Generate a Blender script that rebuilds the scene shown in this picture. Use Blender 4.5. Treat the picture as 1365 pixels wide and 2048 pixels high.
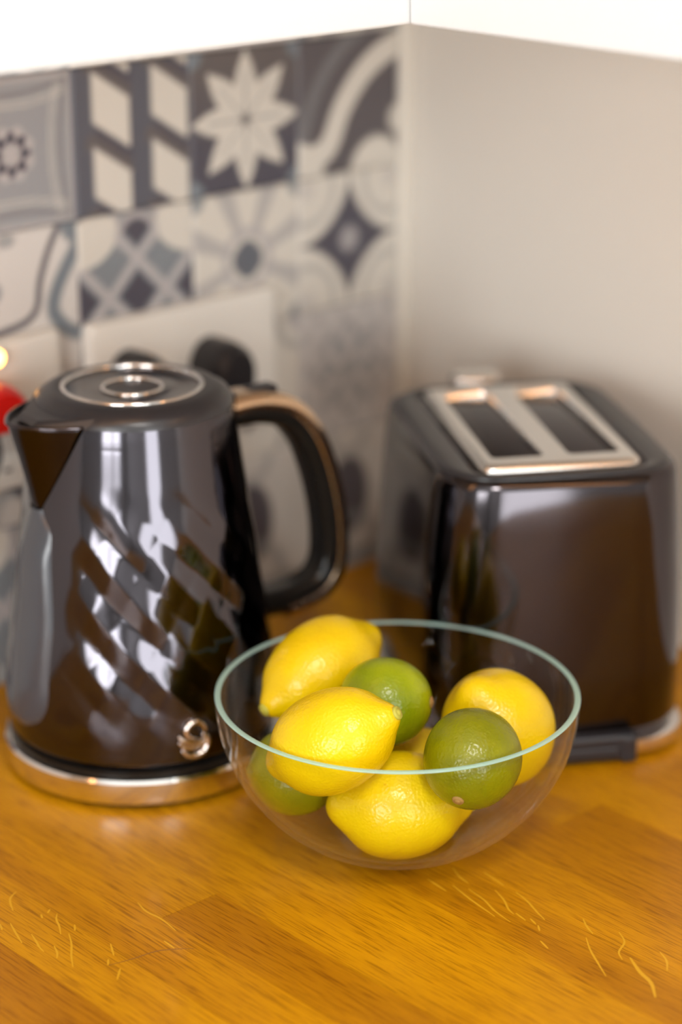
import bpy, bmesh, math, random
from mathutils import Vector, Matrix
sc = bpy.context.scene
for o in list(bpy.data.objects): bpy.data.objects.remove(o)
C = sc.collection
PI = math.pi
def rad(a): return math.radians(a)

# ------------------------------------------------------------------ camera
cd = bpy.data.cameras.new('camera'); cam = bpy.data.objects.new('camera', cd); C.objects.link(cam)
cam.location = (0, 0, .621); cam.rotation_euler = (rad(90 - 19.8), 0, 0)
cd.sensor_fit = 'HORIZONTAL'; cd.sensor_width = 24; cd.lens = 4400 / 1365 * 24
cd.clip_start = .02; cd.clip_end = 60
cd.dof.use_dof = True; cd.dof.focus_distance = 1.195; cd.dof.aperture_fstop = 2.4
sc.camera = cam
sc.view_settings.view_transform = 'Standard'; sc.view_settings.look = 'None'
sc.view_settings.exposure = 0.0; sc.view_settings.gamma = 1; sc.view_settings.use_curve_mapping = False

# ------------------------------------------------------------------ frames
KX, KY, TH = .052, 1.648, rad(43)          # wall corner; the room's x runs along the tiled wall, y along the plain wall
ROOM = Matrix.Translation((KX, KY, 0)) @ Matrix.Rotation(TH, 4, 'Z')
FLOOR, CEIL, RX, RY = -.9, 1.5, -3.3, -2.9

# ------------------------------------------------------------------ world and lights
w = bpy.data.worlds.new('sky'); sc.world = w; w.use_nodes = True
bg = w.node_tree.nodes['Background']; bg.inputs[0].default_value = (.75, .85, 1, 1); bg.inputs[1].default_value = 1.2
LAMP_STRENGTH = 46.0
DAY = bpy.data.lights.new('daylight', 'AREA'); DAY.shape = 'RECTANGLE'; DAY.size = .84; DAY.size_y = 2.0
DAY.energy = 44; DAY.color = (1, .985, .97)
dayo = bpy.data.objects.new('daylight', DAY); C.objects.link(dayo)
dayo.matrix_world = ROOM @ Matrix.Translation((-1.35, RY - .16, .14)) @ Matrix.Rotation(rad(90), 4, 'X')

WIN = bpy.data.lights.new('window_daylight', 'AREA'); WIN.shape = 'RECTANGLE'; WIN.size = 1.5; WIN.size_y = 1.3
WIN.energy = 82; WIN.color = (1, .985, .97)
wino = bpy.data.objects.new('window_daylight', WIN); C.objects.link(wino)
wino.matrix_world = ROOM @ Matrix.Translation((RX - .16, -1.85, .62)) @ Matrix.Rotation(rad(-90), 4, 'Y')

# ------------------------------------------------------------------ materials
def mat(name, col=(.8, .8, .8), rough=.5, metal=0, **kw):
    m = bpy.data.materials.new(name); m.use_nodes = True
    b = m.node_tree.nodes['Principled BSDF']
    b.inputs['Base Color'].default_value = (*col, 1); b.inputs['Roughness'].default_value = rough
    b.inputs['Metallic'].default_value = metal
    for k, v in kw.items():
        k = k.replace('_', ' ')
        b.inputs[k].default_value = (*v, 1) if k.endswith('Color') else v
    return m
def nd(m, t, **inp):
    n = m.node_tree.nodes.new(t)
    for k, v in inp.items():
        if k in n.inputs: n.inputs[k].default_value = v
        else: setattr(n, k, v)
    return n
def ln(m, a, ao, b, bi): m.node_tree.links.new(a.outputs[ao], b.inputs[bi])
def bsdf(m): return m.node_tree.nodes['Principled BSDF']
def bump(m, src, out, strength=.2, dist=.001):
    b = nd(m, 'ShaderNodeBump', Strength=strength, Distance=dist)
    ln(m, src, out, b, 'Height'); ln(m, b, 'Normal', bsdf(m), 'Normal'); return b
def ramp(m, src, out, stops):
    r = nd(m, 'ShaderNodeValToRGB'); e = r.color_ramp.elements
    while len(e) < len(stops): e.new(.5)
    for q, (p, c) in zip(e, stops): q.position = p; q.color = (*c, 1) if len(c) == 3 else c
    ln(m, src, out, r, 'Fac'); return r
def objco(m, scale=(1, 1, 1), seed=False):
    t = nd(m, 'ShaderNodeTexCoord'); mp = nd(m, 'ShaderNodeMapping'); mp.inputs['Scale'].default_value = scale
    ln(m, t, 'Object', mp, 'Vector')
    if seed:
        oi = nd(m, 'ShaderNodeObjectInfo'); vm = nd(m, 'ShaderNodeVectorMath', operation='SCALE')
        vm.inputs[0].default_value = (13.1, 7.7, 3.3); mu = nd(m, 'ShaderNodeMath', operation='MULTIPLY'); mu.inputs[1].default_value = 9
        ln(m, oi, 'Random', mu, 0); ln(m, mu, 0, vm, 'Scale')
        ad = nd(m, 'ShaderNodeVectorMath', operation='ADD'); ln(m, t, 'Object', ad, 0); ln(m, vm, 0, ad, 1)
        ln(m, ad, 0, mp, 'Vector')
    return mp
def noise(m, vec, scale, detail=2, rough=.5, dist=0):
    n = nd(m, 'ShaderNodeTexNoise', Scale=scale, Detail=detail, Roughness=rough, Distortion=dist)
    ln(m, vec, 0, n, 'Vector'); return n
def mixc(m, fac, fo, a, b, mode='MIX', f=1.0):
    x = nd(m, 'ShaderNodeMix', data_type='RGBA', blend_type=mode)
    if fac is not None: ln(m, fac, fo, x, 0)
    else: x.inputs[0].default_value = f
    for i, s in ((6, a), (7, b)):
        if isinstance(s, tuple) and hasattr(s[0], 'outputs'): m.node_tree.links.new(s[0].outputs[s[1]], x.inputs[i])
        else: x.inputs[i].default_value = (*s, 1)
    return x

M = {}
M['plaster'] = mat('cream_paint', (.74, .705, .645), .8)
v = objco(M['plaster']); n = noise(M['plaster'], v, 260, 3); bump(M['plaster'], n, 'Fac', .08, .0005)
M['room_wall'] = mat('room_paint', (.62, .61, .60), .8)
M['ceiling'] = mat('ceiling_paint', (.85, .85, .84), .9)
M['floor'] = mat('floor_vinyl', (.30, .29, .28), .22)
M['white_gloss'] = mat('white_lacquer', (.69, .685, .675), .3)
M['cab_inside'] = mat('white_board', (.74, .73, .71), .5)
M['trim'] = mat('cream_trim', (.80, .77, .70), .45)
M['socket'] = mat('white_plastic', (.80, .785, .74), .35)
M['black_plastic'] = mat('black_plastic', (.018, .017, .02), .32)
M['black_gloss'] = mat('black_gloss_plastic', (.008, .007, .006), .2, Specular_IOR_Level=.32)
M['red'] = mat('red_plastic', (.62, .012, .008), .3)
M['amber'] = mat('amber_neon', (1, .3, .05), .4, Emission_Color=(1, .42, .08), Emission_Strength=14.0)
M['dark_chrome'] = mat('smoked_chrome', (.088, .083, .094), .09, 1)
M['spout_chrome'] = mat('spout_smoked_chrome', (.045, .043, .048), .16, 1)
M['toaster_chrome'] = mat('toaster_smoked_chrome', (.070, .064, .070), .11, 1)
M['chrome'] = mat('bright_chrome', (.82, .80, .78), .10, 1)
M['satin'] = mat('satin_steel', (.74, .72, .69), .22, 1)
M['slot_inside'] = mat('slot_steel', (.86, .85, .84), .16, 1)
M['emblem'] = mat('emblem_metal', (.86, .78, .72), .16, 1)
M['handle_metal'] = mat('bronzed_metal', (.66, .49, .34), .2, 1)
M['window_smoke'] = mat('smoked_window', (.045, .050, .062), .24, 0, Coat_Weight=.3, Coat_Roughness=.12)
M['grout'] = mat('grout', (.50, .49, .475), .8)
M['diffuser'] = mat('lamp_diffuser', (1, 1, 1), .5, Emission_Color=(1, .955, .90), Emission_Strength=LAMP_STRENGTH)
M['core'] = mat('worktop_core', (.20, .075, .01), .6)
M['pane'] = mat('clear_pane', (1, 1, 1), .0)

# printed ceramic: colour comes from the printed pattern stored per vertex
M['tile'] = mat('printed_tile', (.5, .5, .5), .38)
a = nd(M['tile'], 'ShaderNodeAttribute', attribute_name='print'); ln(M['tile'], a, 'Color', bsdf(M['tile']), 'Base Color')

# oak
def oak():
    m = mat('oiled_oak', (.5, .2, .02), .40, Specular_IOR_Level=.20, Coat_Weight=.08, Coat_Roughness=.12)
    oi = nd(m, 'ShaderNodeObjectInfo')
    tone = nd(m, 'ShaderNodeAttribute', attribute_name='tone', attribute_type='OBJECT')
    base = ramp(m, tone, 'Fac', [(0, (.32, .122, .0010)), (.5, (.48, .210, .0012)), (1, (.575, .282, .0014))])
    v1 = objco(m, (1, .09, 1), True); big = noise(m, v1, 34, 3, .55, .6)
    rb = ramp(m, big, 'Fac', [(.3, (.84, .79, .74)), (.7, (1.10, 1.12, 1.1))])
    c1 = mixc(m, None, None, (base, 'Color'), (rb, 'Color'), 'MULTIPLY')
    v2 = objco(m, (1, .032, 1), True); fine = noise(m, v2, 1250, 2, .55, .2)
    rf = ramp(m, fine, 'Fac', [(.36, (.55, .47, .36)), (.48, (1, 1, 1)), (.72, (1.10, 1.12, 1.1))])
    c2 = mixc(m, None, None, (c1, 2), (rf, 'Color'), 'MULTIPLY', .85)
    bsdf(m); ln(m, c2, 2, bsdf(m), 'Base Color')
    bump(m, fine, 'Fac', .10, .0004)
    return m
M['oak'] = oak()
M['oak_ray'] = mat('oak_ray_fleck', (.62, .34, .012), .42, Specular_IOR_Level=.28, Coat_Weight=.10, Coat_Roughness=.14)
M['oak_crack'] = mat('oak_dark_streak', (.25, .10, .012), .35)

def rind(name, c_lo, c_hi, blush, pore, rough):
    m = mat(name, c_hi, rough, Specular_IOR_Level=.42)
    v = objco(m, (1, 1, 1), True)
    n1 = noise(m, v, 28, 3, .55)
    base = ramp(m, n1, 'Fac', [(.3, c_lo), (.68, c_hi)])
    n2 = noise(m, v, 75, 3, .6); spots = ramp(m, n2, 'Fac', [(.70, (0, 0, 0)), (.78, (1, 1, 1))])
    mx = mixc(m, spots, 'Color', (base, 'Color'), blush); ln(m, mx, 2, bsdf(m), 'Base Color')
    vo = nd(m, 'ShaderNodeTexVoronoi', Scale=pore, feature='SMOOTH_F1'); ln(m, v, 0, vo, 'Vector')
    b1 = nd(m, 'ShaderNodeBump', Strength=.36, Distance=.0008); ln(m, vo, 'Distance', b1, 'Height')
    n3 = noise(m, v, 90, 3); b2 = nd(m, 'ShaderNodeBump', Strength=.11, Distance=.0014); ln(m, n3, 'Fac', b2, 'Height')
    ln(m, b1, 'Normal', b2, 'Normal'); ln(m, b2, 'Normal', bsdf(m), 'Normal')
    return m
M['lemon'] = rind('lemon_rind', (.68, .455, .0008), (.75, .545, .001), (.62, .36, .003), 620, .27)
M['lime'] = rind('lime_rind', (.140, .155, .0008), (.245, .238, .001), (.19, .19, .003), 640, .27)
M['lime_light'] = rind('pale_lime_rind', (.17, .235, .001), (.31, .36, .003), (.2, .25, .004), 640, .28)
M['stem_green'] = mat('stem_green', (.42, .40, .05), .6)
M['stem_brown'] = mat('stem_brown', (.34, .19, .05), .7)

def glass(name, tint, body=None, bfac=0.0):
    m = bpy.data.materials.new(name); m.use_nodes = True; nt = m.node_tree; nt.nodes.clear()
    out = nd(m, 'ShaderNodeOutputMaterial'); tr = nd(m, 'ShaderNodeBsdfTransparent'); tr.inputs[0].default_value = (*tint, 1)
    gl = nd(m, 'ShaderNodeBsdfGlossy', Roughness=.015); gl.inputs[0].default_value = (1, 1, 1, 1)
    lw = nd(m, 'ShaderNodeLayerWeight', Blend=.5)
    pw = nd(m, 'ShaderNodeMath', operation='POWER'); pw.inputs[1].default_value = 4.2; ln(m, lw, 'Facing', pw, 0)
    mr = nd(m, 'ShaderNodeMapRange'); mr.inputs['To Min'].default_value = .020; mr.inputs['To Max'].default_value = .9; ln(m, pw, 0, mr, 'Value')
    mx = nd(m, 'ShaderNodeMixShader'); ln(m, mr, 0, mx, 0)
    src = tr
    if not body:   # pale diffuse colour at grazing angles imitates light piped along the glass edge
        pe = nd(m, 'ShaderNodeMath', operation='POWER'); pe.inputs[1].default_value = 12; ln(m, lw, 'Facing', pe, 0)
        ps = nd(m, 'ShaderNodeMath', operation='MULTIPLY'); ps.inputs[1].default_value = .60; ln(m, pe, 0, ps, 0)
        ed_ = nd(m, 'ShaderNodeBsdfTranslucent'); ed_.inputs[0].default_value = (.86, .84, .76, 1)
        e2_ = nd(m, 'ShaderNodeBsdfDiffuse'); e2_.inputs[0].default_value = (.86, .84, .76, 1)
        em_ = nd(m, 'ShaderNodeMixShader'); em_.inputs[0].default_value = .5; ln(m, ed_, 0, em_, 1); ln(m, e2_, 0, em_, 2)
        m3 = nd(m, 'ShaderNodeMixShader'); ln(m, ps, 0, m3, 0); ln(m, tr, 0, m3, 1); ln(m, em_, 0, m3, 2); src = m3
    if body:
        df = nd(m, 'ShaderNodeBsdfDiffuse'); df.inputs[0].default_value = (*body, 1)
        tl = nd(m, 'ShaderNodeBsdfTranslucent'); tl.inputs[0].default_value = (*body, 1)
        ad = nd(m, 'ShaderNodeMixShader'); ad.inputs[0].default_value = .5; ln(m, df, 0, ad, 1); ln(m, tl, 0, ad, 2)
        m2 = nd(m, 'ShaderNodeMixShader'); m2.inputs[0].default_value = bfac; ln(m, tr, 0, m2, 1); ln(m, ad, 0, m2, 2); src = m2
    ln(m, src, 0, mx, 1); ln(m, gl, 0, mx, 2); ln(m, mx, 0, out, 'Surface')
    return m
M['glass'] = glass('bowl_glass', (.975, .985, .98))
M['glass_rim'] = glass('bowl_rim_glass', (.74, .94, .92), (.66, .90, .88), .66)
M['pane'] = glass('door_glass', (.97, .98, .98))

# ------------------------------------------------------------------ mesh helpers
def obj(name, vs, fs, m, parent=None, smooth=False, frame=None, sharp=None):
    me = bpy.data.meshes.new(name); me.from_pydata([tuple(v) for v in vs], [], fs)
    bm = bmesh.new(); bm.from_mesh(me); bmesh.ops.recalc_face_normals(bm, faces=bm.faces); bm.to_mesh(me); bm.free()
    if smooth:
        for p in me.polygons: p.use_smooth = True
        if sharp is not None: me.set_sharp_from_angle(angle=rad(sharp))
    me.materials.append(m if not isinstance(m, str) else M[m]); me.update()
    o = bpy.data.objects.new(name, me); C.objects.link(o)
    if parent is not None: o.parent = parent
    if frame is not None: o.matrix_basis = frame
    return o
def box(x0, x1, y0, y1, z0, z1):
    v = [(x, y, z) for z in (z0, z1) for y in (y0, y1) for x in (x0, x1)]
    f = [(0, 2, 3, 1), (4, 5, 7, 6), (0, 1, 5, 4), (2, 6, 7, 3), (0, 4, 6, 2), (1, 3, 7, 5)]
    return v, f
def merge(*parts):
    V, Fc = [], []
    for v, f in parts:
        k = len(V); V += list(v); Fc += [tuple(i + k for i in q) for q in f]
    return V, Fc
def bbox(x0, x1, y0, y1, z0, z1, b=.002, seg=2):
    bm = bmesh.new(); v, f = box(x0, x1, y0, y1, z0, z1)
    vv = [bm.verts.new(p) for p in v]; [bm.faces.new([vv[i] for i in q]) for q in f]
    bmesh.ops.bevel(bm, geom=bm.edges[:], offset=b, segments=seg, profile=.5, affect='EDGES')
    bm.verts.index_update(); r = ([tuple(q.co) for q in bm.verts], [tuple(q.index for q in f.verts) for f in bm.faces]); bm.free(); return r
def loft(rings, cap0=True, cap1=True, closed=True):
    V = [p for r in rings for p in r]; n = len(rings[0]); Fc = []
    for i in range(len(rings) - 1):
        for j in range(n if closed else n - 1):
            k = (j + 1) % n; Fc.append((i * n + j, i * n + k, (i + 1) * n + k, (i + 1) * n + j))
    if cap0: Fc.append(tuple(range(n - 1, -1, -1)))
    if cap1: Fc.append(tuple((len(rings) - 1) * n + j for j in range(n)))
    return V, Fc
def lathe(prof, n=64, cap0=True, cap1=True):
    return loft([[(r * math.cos(2 * PI * j / n), r * math.sin(2 * PI * j / n), z) for j in range(n)] for r, z in prof], cap0, cap1)
def catmull(pts, k=8):
    P = [Vector(p) for p in pts]; P = [2 * P[0] - P[1]] + P + [2 * P[-1] - P[-2]]; out = []
    for i in range(1, len(P) - 2):
        for q in range(k):
            t = q / k; a, b, c, d = P[i - 1:i + 3]
            out.append(.5 * ((2 * b) + (c - a) * t + (2 * a - 5 * b + 4 * c - d) * t * t + (3 * b - a - 3 * c + d) * t ** 3))
    out.append(P[-2]); return out
def tube(pts, r, n=10, side=Vector((0, 0, 1))):
    rings = []; R = r if callable(r) else (lambda t: r)
    for i, p in enumerate(pts):
        t = (pts[min(i + 1, len(pts) - 1)] - pts[max(i - 1, 0)]).normalized()
        a = side.cross(t)
        if a.length < 1e-4: a = Vector((1, 0, 0)).cross(t)
        a.normalize(); b = t.cross(a); q = R(i / (len(pts) - 1))
        rings.append([p + a * q * math.cos(2 * PI * j / n) + b * q * math.sin(2 * PI * j / n) for j in range(n)])
    return loft(rings)
def rrect(hx, hy, r, n=8, cx=0, cy=0):
    out = []
    for sx, sy, a0 in ((1, 1, 0), (-1, 1, 90), (-1, -1, 180), (1, -1, 270)):
        for i in range(n + 1):
            a = rad(a0 + 90 * i / n); out.append((cx + sx * (hx - r) + r * math.cos(a), cy + sy * (hy - r) + r * math.sin(a)))
    return out
def empty(name, label, cat, loc=(0, 0, 0), rz=0, frame=None, group=None):
    o = bpy.data.objects.new(name, None); C.objects.link(o); o.empty_display_size = .03
    if frame is not None: o.matrix_basis = frame @ Matrix.Translation(loc)
    else: o.location = loc; o.rotation_euler = (0, 0, rz)
    return tag(o, label, cat, group)
def tag(o, label, cat, group=None):
    o['label'] = label; o['category'] = cat
    if group: o['group'] = group
    return o
def struct(o, label=None):
    o['kind'] = 'structure'
    if label: o['label'] = label
    return o

# ------------------------------------------------------------------ the room
struct(obj('floor', *box(RX - .1, .1, RY - .1, .1, FLOOR - .05, FLOOR), 'floor', frame=ROOM), 'grey kitchen floor')
struct(obj('ceiling', *box(RX - .1, .1, RY - .1, .1, CEIL, CEIL + .05), 'ceiling', frame=ROOM), 'white kitchen ceiling')
TILE_T = .006
wl = struct(obj('wall_left', *box(RX - .1, .1, TILE_T, .12, FLOOR, CEIL), 'grout', frame=ROOM), 'wall clad in grey and blue patterned tiles')
struct(obj('wall_right', *box(0, .12, RY - .1, .12, FLOOR, CEIL), 'plaster', frame=ROOM), 'plain cream painted wall behind the toaster')
WY0, WY1, WZ0, WZ1 = -2.63, -1.07, -.06, 1.30
struct(obj('wall_far_side', *merge(box(RX - .12, RX, RY - .1, WY0, FLOOR, CEIL), box(RX - .12, RX, WY1, .1, FLOOR, CEIL), box(RX - .12, RX, WY0, WY1, FLOOR, WZ0), box(RX - .12, RX, WY0, WY1, WZ1, CEIL)), 'room_wall', frame=ROOM), 'wall with the window across the kitchen')
wn = struct(obj('window_1', *merge(box(RX - .1, RX - .05, WY0, WY0 + .06, WZ0, WZ1), box(RX - .1, RX - .05, WY1 - .06, WY1, WZ0, WZ1), box(RX - .1, RX - .05, WY0 + .06, WY1 - .06, WZ0, WZ0 + .06), box(RX - .1, RX - .05, WY0 + .06, WY1 - .06, WZ1 - .06, WZ1), box(RX - .1, RX - .05, -1.88, -1.82, WZ0 + .06, WZ1 - .06)), 'white_gloss', frame=ROOM), 'white framed window across the kitchen')
for a_, b_ in ((WY0 + .06, -1.88), (-1.82, WY1 - .06)): obj('pane', *box(RX - .078, RX - .072, a_, b_, WZ0 + .06, WZ1 - .06), 'pane', wn)
DX0, DX1, DZ1 = -1.78, -.92, 1.15
struct(obj('wall_back', *merge(box(RX, DX0, RY - .12, RY, FLOOR, CEIL), box(DX1, 0, RY - .12, RY, FLOOR, CEIL), box(DX0, DX1, RY - .12, RY, DZ1, CEIL)), 'room_wall', frame=ROOM), 'wall with the glazed door')
dr = struct(obj('door_1', *merge(box(DX0, DX0 + .07, RY - .1, RY - .05, FLOOR, DZ1), box(DX1 - .07, DX1, RY - .1, RY - .05, FLOOR, DZ1), box(DX0 + .07, DX1 - .07, RY - .1, RY - .05, DZ1 - .08, DZ1), box(DX0 + .07, DX1 - .07, RY - .1, RY - .05, FLOOR, FLOOR + .12)), 'white_gloss', frame=ROOM), 'glazed white door to outside')
obj('pane', *box(DX0 + .07, DX1 - .07, RY - .078, RY - .072, FLOOR + .12, DZ1 - .08), 'pane', dr)
# upper part of the tiled wall above the worktop, out of the tiles' range, is plain plaster
struct(obj('trim_1', *bbox(-.0130, -.0004, -.0035, TILE_T, .0005, .62, .0012), 'trim', frame=ROOM), 'narrow cream corner strip ending the tiled wall')

# ---- printed tiles
CR = (.68, .655, .60); LT = (.46, .445, .455); MD = (.19, .225, .26); DK = (.075, .072, .098); GB = (.27, .285, .30); BR = (.13, .115, .115); WH = (.66, .64, .62)
def sm(a, b, x):
    t = max(0, min(1, (x - a) / (b - a))); return t * t * (3 - 2 * t)
def mixp(a, b, t): return tuple(p + (q - p) * t for p, q in zip(a, b))
def band(d, wdt, e=.012): return 1 - sm(wdt - e, wdt + e, abs(d))
def p_flowerblue(u, v):
    x, y = u - .5, v - .5; c = mixp(MD, LT, .45)
    for d, wd in ((.30, .008), (.335, .007), (.385, .012)):
        for px, py in ((x, y), (y, x)):
            for s in (-1, 1):
                arc = s * px - (d + .34 * py * py)
                c = mixp(c, CR if wd < .0085 else BR, .55 * band(arc, wd, .01) * (1 - sm(.44, .48, abs(py))))
    r = math.hypot(x, y); th = math.atan2(y, x)
    c = mixp(c, LT, 1 - sm(.17, .19, r + .012 * math.cos(8 * th)))
    c = mixp(c, DK, 1 - sm(.125, .145, r - .022 * math.cos(8 * th)))
    c = mixp(c, LT, 1 - sm(.065, .085, r - .018 * math.cos(8 * th + PI)))
    if max(abs(x), abs(y)) > .46: c = mixp(c, LT, .7)
    return c
def p_zig(u, v):
    c = DK
    col = int(u * 2); uu = (u * 2) % 1; vv = v + ((uu - .63) * .32 if uu > .3 else (.3 - uu) / .35 * .14 - .106)
    k = (vv * 2 + .08) % 1
    c = mixp(DK, mixp(DK, MD, .22), 1 if uu < .36 else 0)
    c = mixp(c, BR, .8 * band(k - .93, .13, .02) if uu >= .2 else 0)
    inx = sm(.30, .34, uu) * (1 - sm(.92, .96, uu)); iny = sm(.12, .16, k) * (1 - sm(.80, .84, k))
    return mixp(c, CR, inx * iny)
def p_petals(u, v):
    x, y = u - .5, v - .5; r = math.hypot(x, y); th = math.atan2(y, x); c = mixp(DK, BR, sm(-.3, .5, y))
    s = ((th / (PI / 4) + .5) % 1) - .5; wv = abs(s) * (PI / 4) * r
    L = .50; half = .30 * r * (1 - sm(.24, L, r)) + .004
    half = .105 * math.sin(PI * min(1, max(0, r / L)) ** .9) if r < L else 0
    c = mixp(c, CR, 1 - sm(half - .012, half + .008, wv)) if half > 0 else c
    c = mixp(c, GB, .8 * band(wv, .006, .006) * (1 if r < .34 else 0))
    c = mixp(c, BR, 1 - sm(.03, .05, r))
    for s1 in (-1, 1):
        for s2 in (-1, 1):
            c = mixp(c, MD, 1 - sm(.10, .13, math.hypot(x - .5 * s1, y - .5 * s2)))
    return c
def pdist(u, v, P):
    best = 9
    for (a, b), (c, d) in zip(P, P[1:]):
        t = ((u - a) * (c - a) + (v - b) * (d - b)) / ((c - a) ** 2 + (d - b) ** 2); t = max(0, min(1, t))
        best = min(best, math.hypot(u - a - t * (c - a), v - b - t * (d - b)))
    return best
WV = [(p.x, p.y) for p in catmull([(-.05, .19, 0), (.14, .14, 0), (.30, .22, 0), (.42, .46, 0), (.60, .68, 0), (.80, .82, 0), (1.05, .92, 0)], 4)]
def p_wave(u, v):
    c = mixp(DK, BR, .6)
    c = mixp(c, GB, .45 * band(math.hypot(u - 1.05, v - .1) - 1.02, .05, .04))
    d = pdist(u, v, WV); c = mixp(c, CR, 1 - sm(.075, .105, d))
    c = mixp(c, CR, 1 - sm(.24, .30, math.hypot(u - .78, v + .04)))
    c = mixp(c, CR, .9 * (1 - sm(.09, .14, math.hypot(u - 1.02, v - .34))))
    c = mixp(c, CR, 1 - sm(.10, .16, math.hypot(u - .12, v - .02)))
    return c
SH1 = [(p.x, p.y) for p in catmull([(.85, 1.0, 0), (.76, .85, 0), (.68, .65, 0), (.65, .48, 0), (.58, .40, 0), (.45, .36, 0), (.10, .31, 0)], 4)]
SH2 = [(p.x, p.y) for p in catmull([(1.05, .90, 0), (.92, .74, 0), (.81, .56, 0), (.78, .42, 0), (.86, .30, 0), (.96, .24, 0)], 4)]
def p_shield(u, v):
    c = WH
    c = mixp(c, DK, .9 * (1 - sm(.014, .038, pdist(u, v, SH1))))
    c = mixp(c, MD, 1 - sm(.035, .07, pdist(u, v, SH2)))
    c = mixp(c, MD, .8 * (1 - sm(.05, .09, math.hypot(u - .30, v - .62))))
    c = mixp(c, GB, .8 * (1 - sm(.03, .06, math.hypot((u - .42) * .6, v - .95))))
    c = mixp(c, MD, 1 - sm(.12, .17, math.hypot(u - 1.0, v - 1.0)))
    return c
def p_lattice(u, v):
    x = u - .5; y = v - .42; c = mixp(MD, GB, .4)
    a = (x * 2.0 + y * 2.0) % 1; b = (x * 2.0 - y * 2.0) % 1
    aa = min(a, 1 - a); bb = min(b, 1 - b)
    q1 = (x + y) * 2; q2 = (x - y) * 2
    i1, i2 = math.floor(q1 + .5), math.floor(q2 + .5)
    f1, f2 = abs(q1 - i1), abs(q2 - i2)
    if (i1 + i2) % 2 == 0 and i1 == i2 or (i1 - i2) % 2 == 0: c = mixp(c, DK, 1 - sm(.30, .36, max(f1, f2)))
    c = mixp(c, LT, band(.5 - max(f1, f2), .10, .03))
    for s in (-1, 1):
        c = mixp(c, CR, 1 - sm(.17, .2, math.hypot((x - s * .40) * .8 + s * (y - .42) * .3, y - .42)))
    c = mixp(c, LT, .9 * band(math.hypot(x, y - .40) - .16, .03, .02) * sm(.3, .42, y))
    return c
def p_octagon(u, v):
    x, y = u - .5, v - .5; r = math.hypot(x, y); th = math.atan2(y, x); c = CR
    for k in range(8):
        a = PI / 8 + k * PI / 4; q = x * math.cos(a) + y * math.sin(a); t = -x * math.sin(a) + y * math.cos(a)
        if q > .16: c = mixp(c, mixp(GB, LT, .6), .75 * (1 - sm(.02 + .10 * (q - .16), .05 + .12 * (q - .16), abs(t))))
    c = mixp(c, LT, .9 * band(r - .21, .03, .02))
    o = max(abs(x), abs(y), (abs(x) + abs(y)) * .75)
    c = mixp(c, mixp(DK, MD, .45), 1 - sm(.125, .15, o))
    for s1 in (-1, 1):
        for s2 in (-1, 1):
            c = mixp(c, MD, .8 * (1 - sm(.09, .13, math.hypot(x - .5 * s1, y - .5 * s2))))
    return c
def p_star(u, v):
    x, y = u - .5, v - .5; c = CR
    q = (abs(x) ** .62 + abs(y) ** .62)
    c = mixp(c, DK, 1 - sm(.60, .70, q)); c = mixp(c, LT, .75 * (1 - sm(.06, .13, math.hypot(x, y))))
    for s1 in (-1, 1):
        for s2 in (-1, 1):
            r = math.hypot(x - .42 * s1, y - .42 * s2); c = mixp(c, GB, .55 * band(r - .26, .022, .03)); c = mixp(c, LT, .4 * (1 - sm(.06, .1, r)))
    return c
def p_lace(u, v):
    x, y = u - .5, v - .5; r = math.hypot(x, y); th = math.atan2(y, x); c = mixp(WH, LT, .45)
    c = mixp(c, MD, .5 * band(r - .30 - .05 * math.cos(8 * th), .035, .03)); c = mixp(c, GB, .8 * (1 - sm(.05, .09, r)))
    c = mixp(c, MD, .65 * (1 - sm(.5, .62, math.cos(6 * th) * -.5 + .5 + abs(r - .17) * 6)))
    k = math.sin(x * 26) * math.sin(y * 26); c = mixp(c, GB, .5 * sm(.35, .8, k))
    return c
def p_arrow(u, v):
    x, y = u - .5, v - .5; c = CR
    q = abs(y + .05) * 1.1 + abs(x + .02); c = mixp(c, mixp(DK, MD, .3), 1 - sm(.25, .29, q) if x > -.30 + .5 * abs(y) else 0)
    for s1 in (-1, 1):
        for s2 in (-1, 1):
            r = math.hypot(x - .5 * s1, y - .5 * s2); c = mixp(c, GB, .6 * band(r - .22, .03, .03)); c = mixp(c, LT, 1 - sm(.1, .14, r))
    return c
def p_tulip(u, v):
    x, y = u - .5, v - .5; c = mixp(CR, LT, .35)
    q = math.hypot(x * 1.3, (y + .02) * .85); c = mixp(c, mixp(DK, BR, .4), 1 - sm(.24, .30, q))
    c = mixp(c, GB, .6 * band(math.hypot(x, y + .5) - .30, .05, .03)); c = mixp(c, GB, .5 * band(math.hypot(x, y - .5) - .18, .04, .03))
    return c
G = 56
def tile_mesh(fn, flip=False):
    me = bpy.data.meshes.new('tile'); W = .0990; vs = []; cols = []
    for j in range(G + 1):
        for i in range(G + 1):
            u, v = i / G, j / G; e = min(i, j, G - i, G - j)
            vs.append(((u - .5) * W, (.0 if e else .0012), (v - .5) * W)); cols.append(fn(1 - u if flip else u, v))
    n1 = G + 1; fs = [(j * n1 + i, j * n1 + i + 1, (j + 1) * n1 + i + 1, (j + 1) * n1 + i) for j in range(G) for i in range(G)]
    rim = [i for i in range(n1)] + [j * n1 + G for j in range(1, n1)] + [G * n1 + i for i in range(G - 1, -1, -1)] + [j * n1 for j in range(G - 1, 0, -1)]
    k = len(vs)
    for i in rim: x, y, z = vs[i]; vs.append((x, TILE_T, z)); cols.append(cols[i])
    m_ = len(rim); fs += [(rim[(q + 1) % m_], rim[q], k + q, k + (q + 1) % m_) for q in range(m_)]
    fs.append(tuple(range(k, k + m_)))
    me.from_pydata(vs, [], fs); at = me.color_attributes.new('print', 'FLOAT_COLOR', 'POINT')
    at.data.foreach_set('color', [q for c in cols for q in (*c, 1)])
    me.materials.append(M['tile']); me.update(); return me
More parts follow.
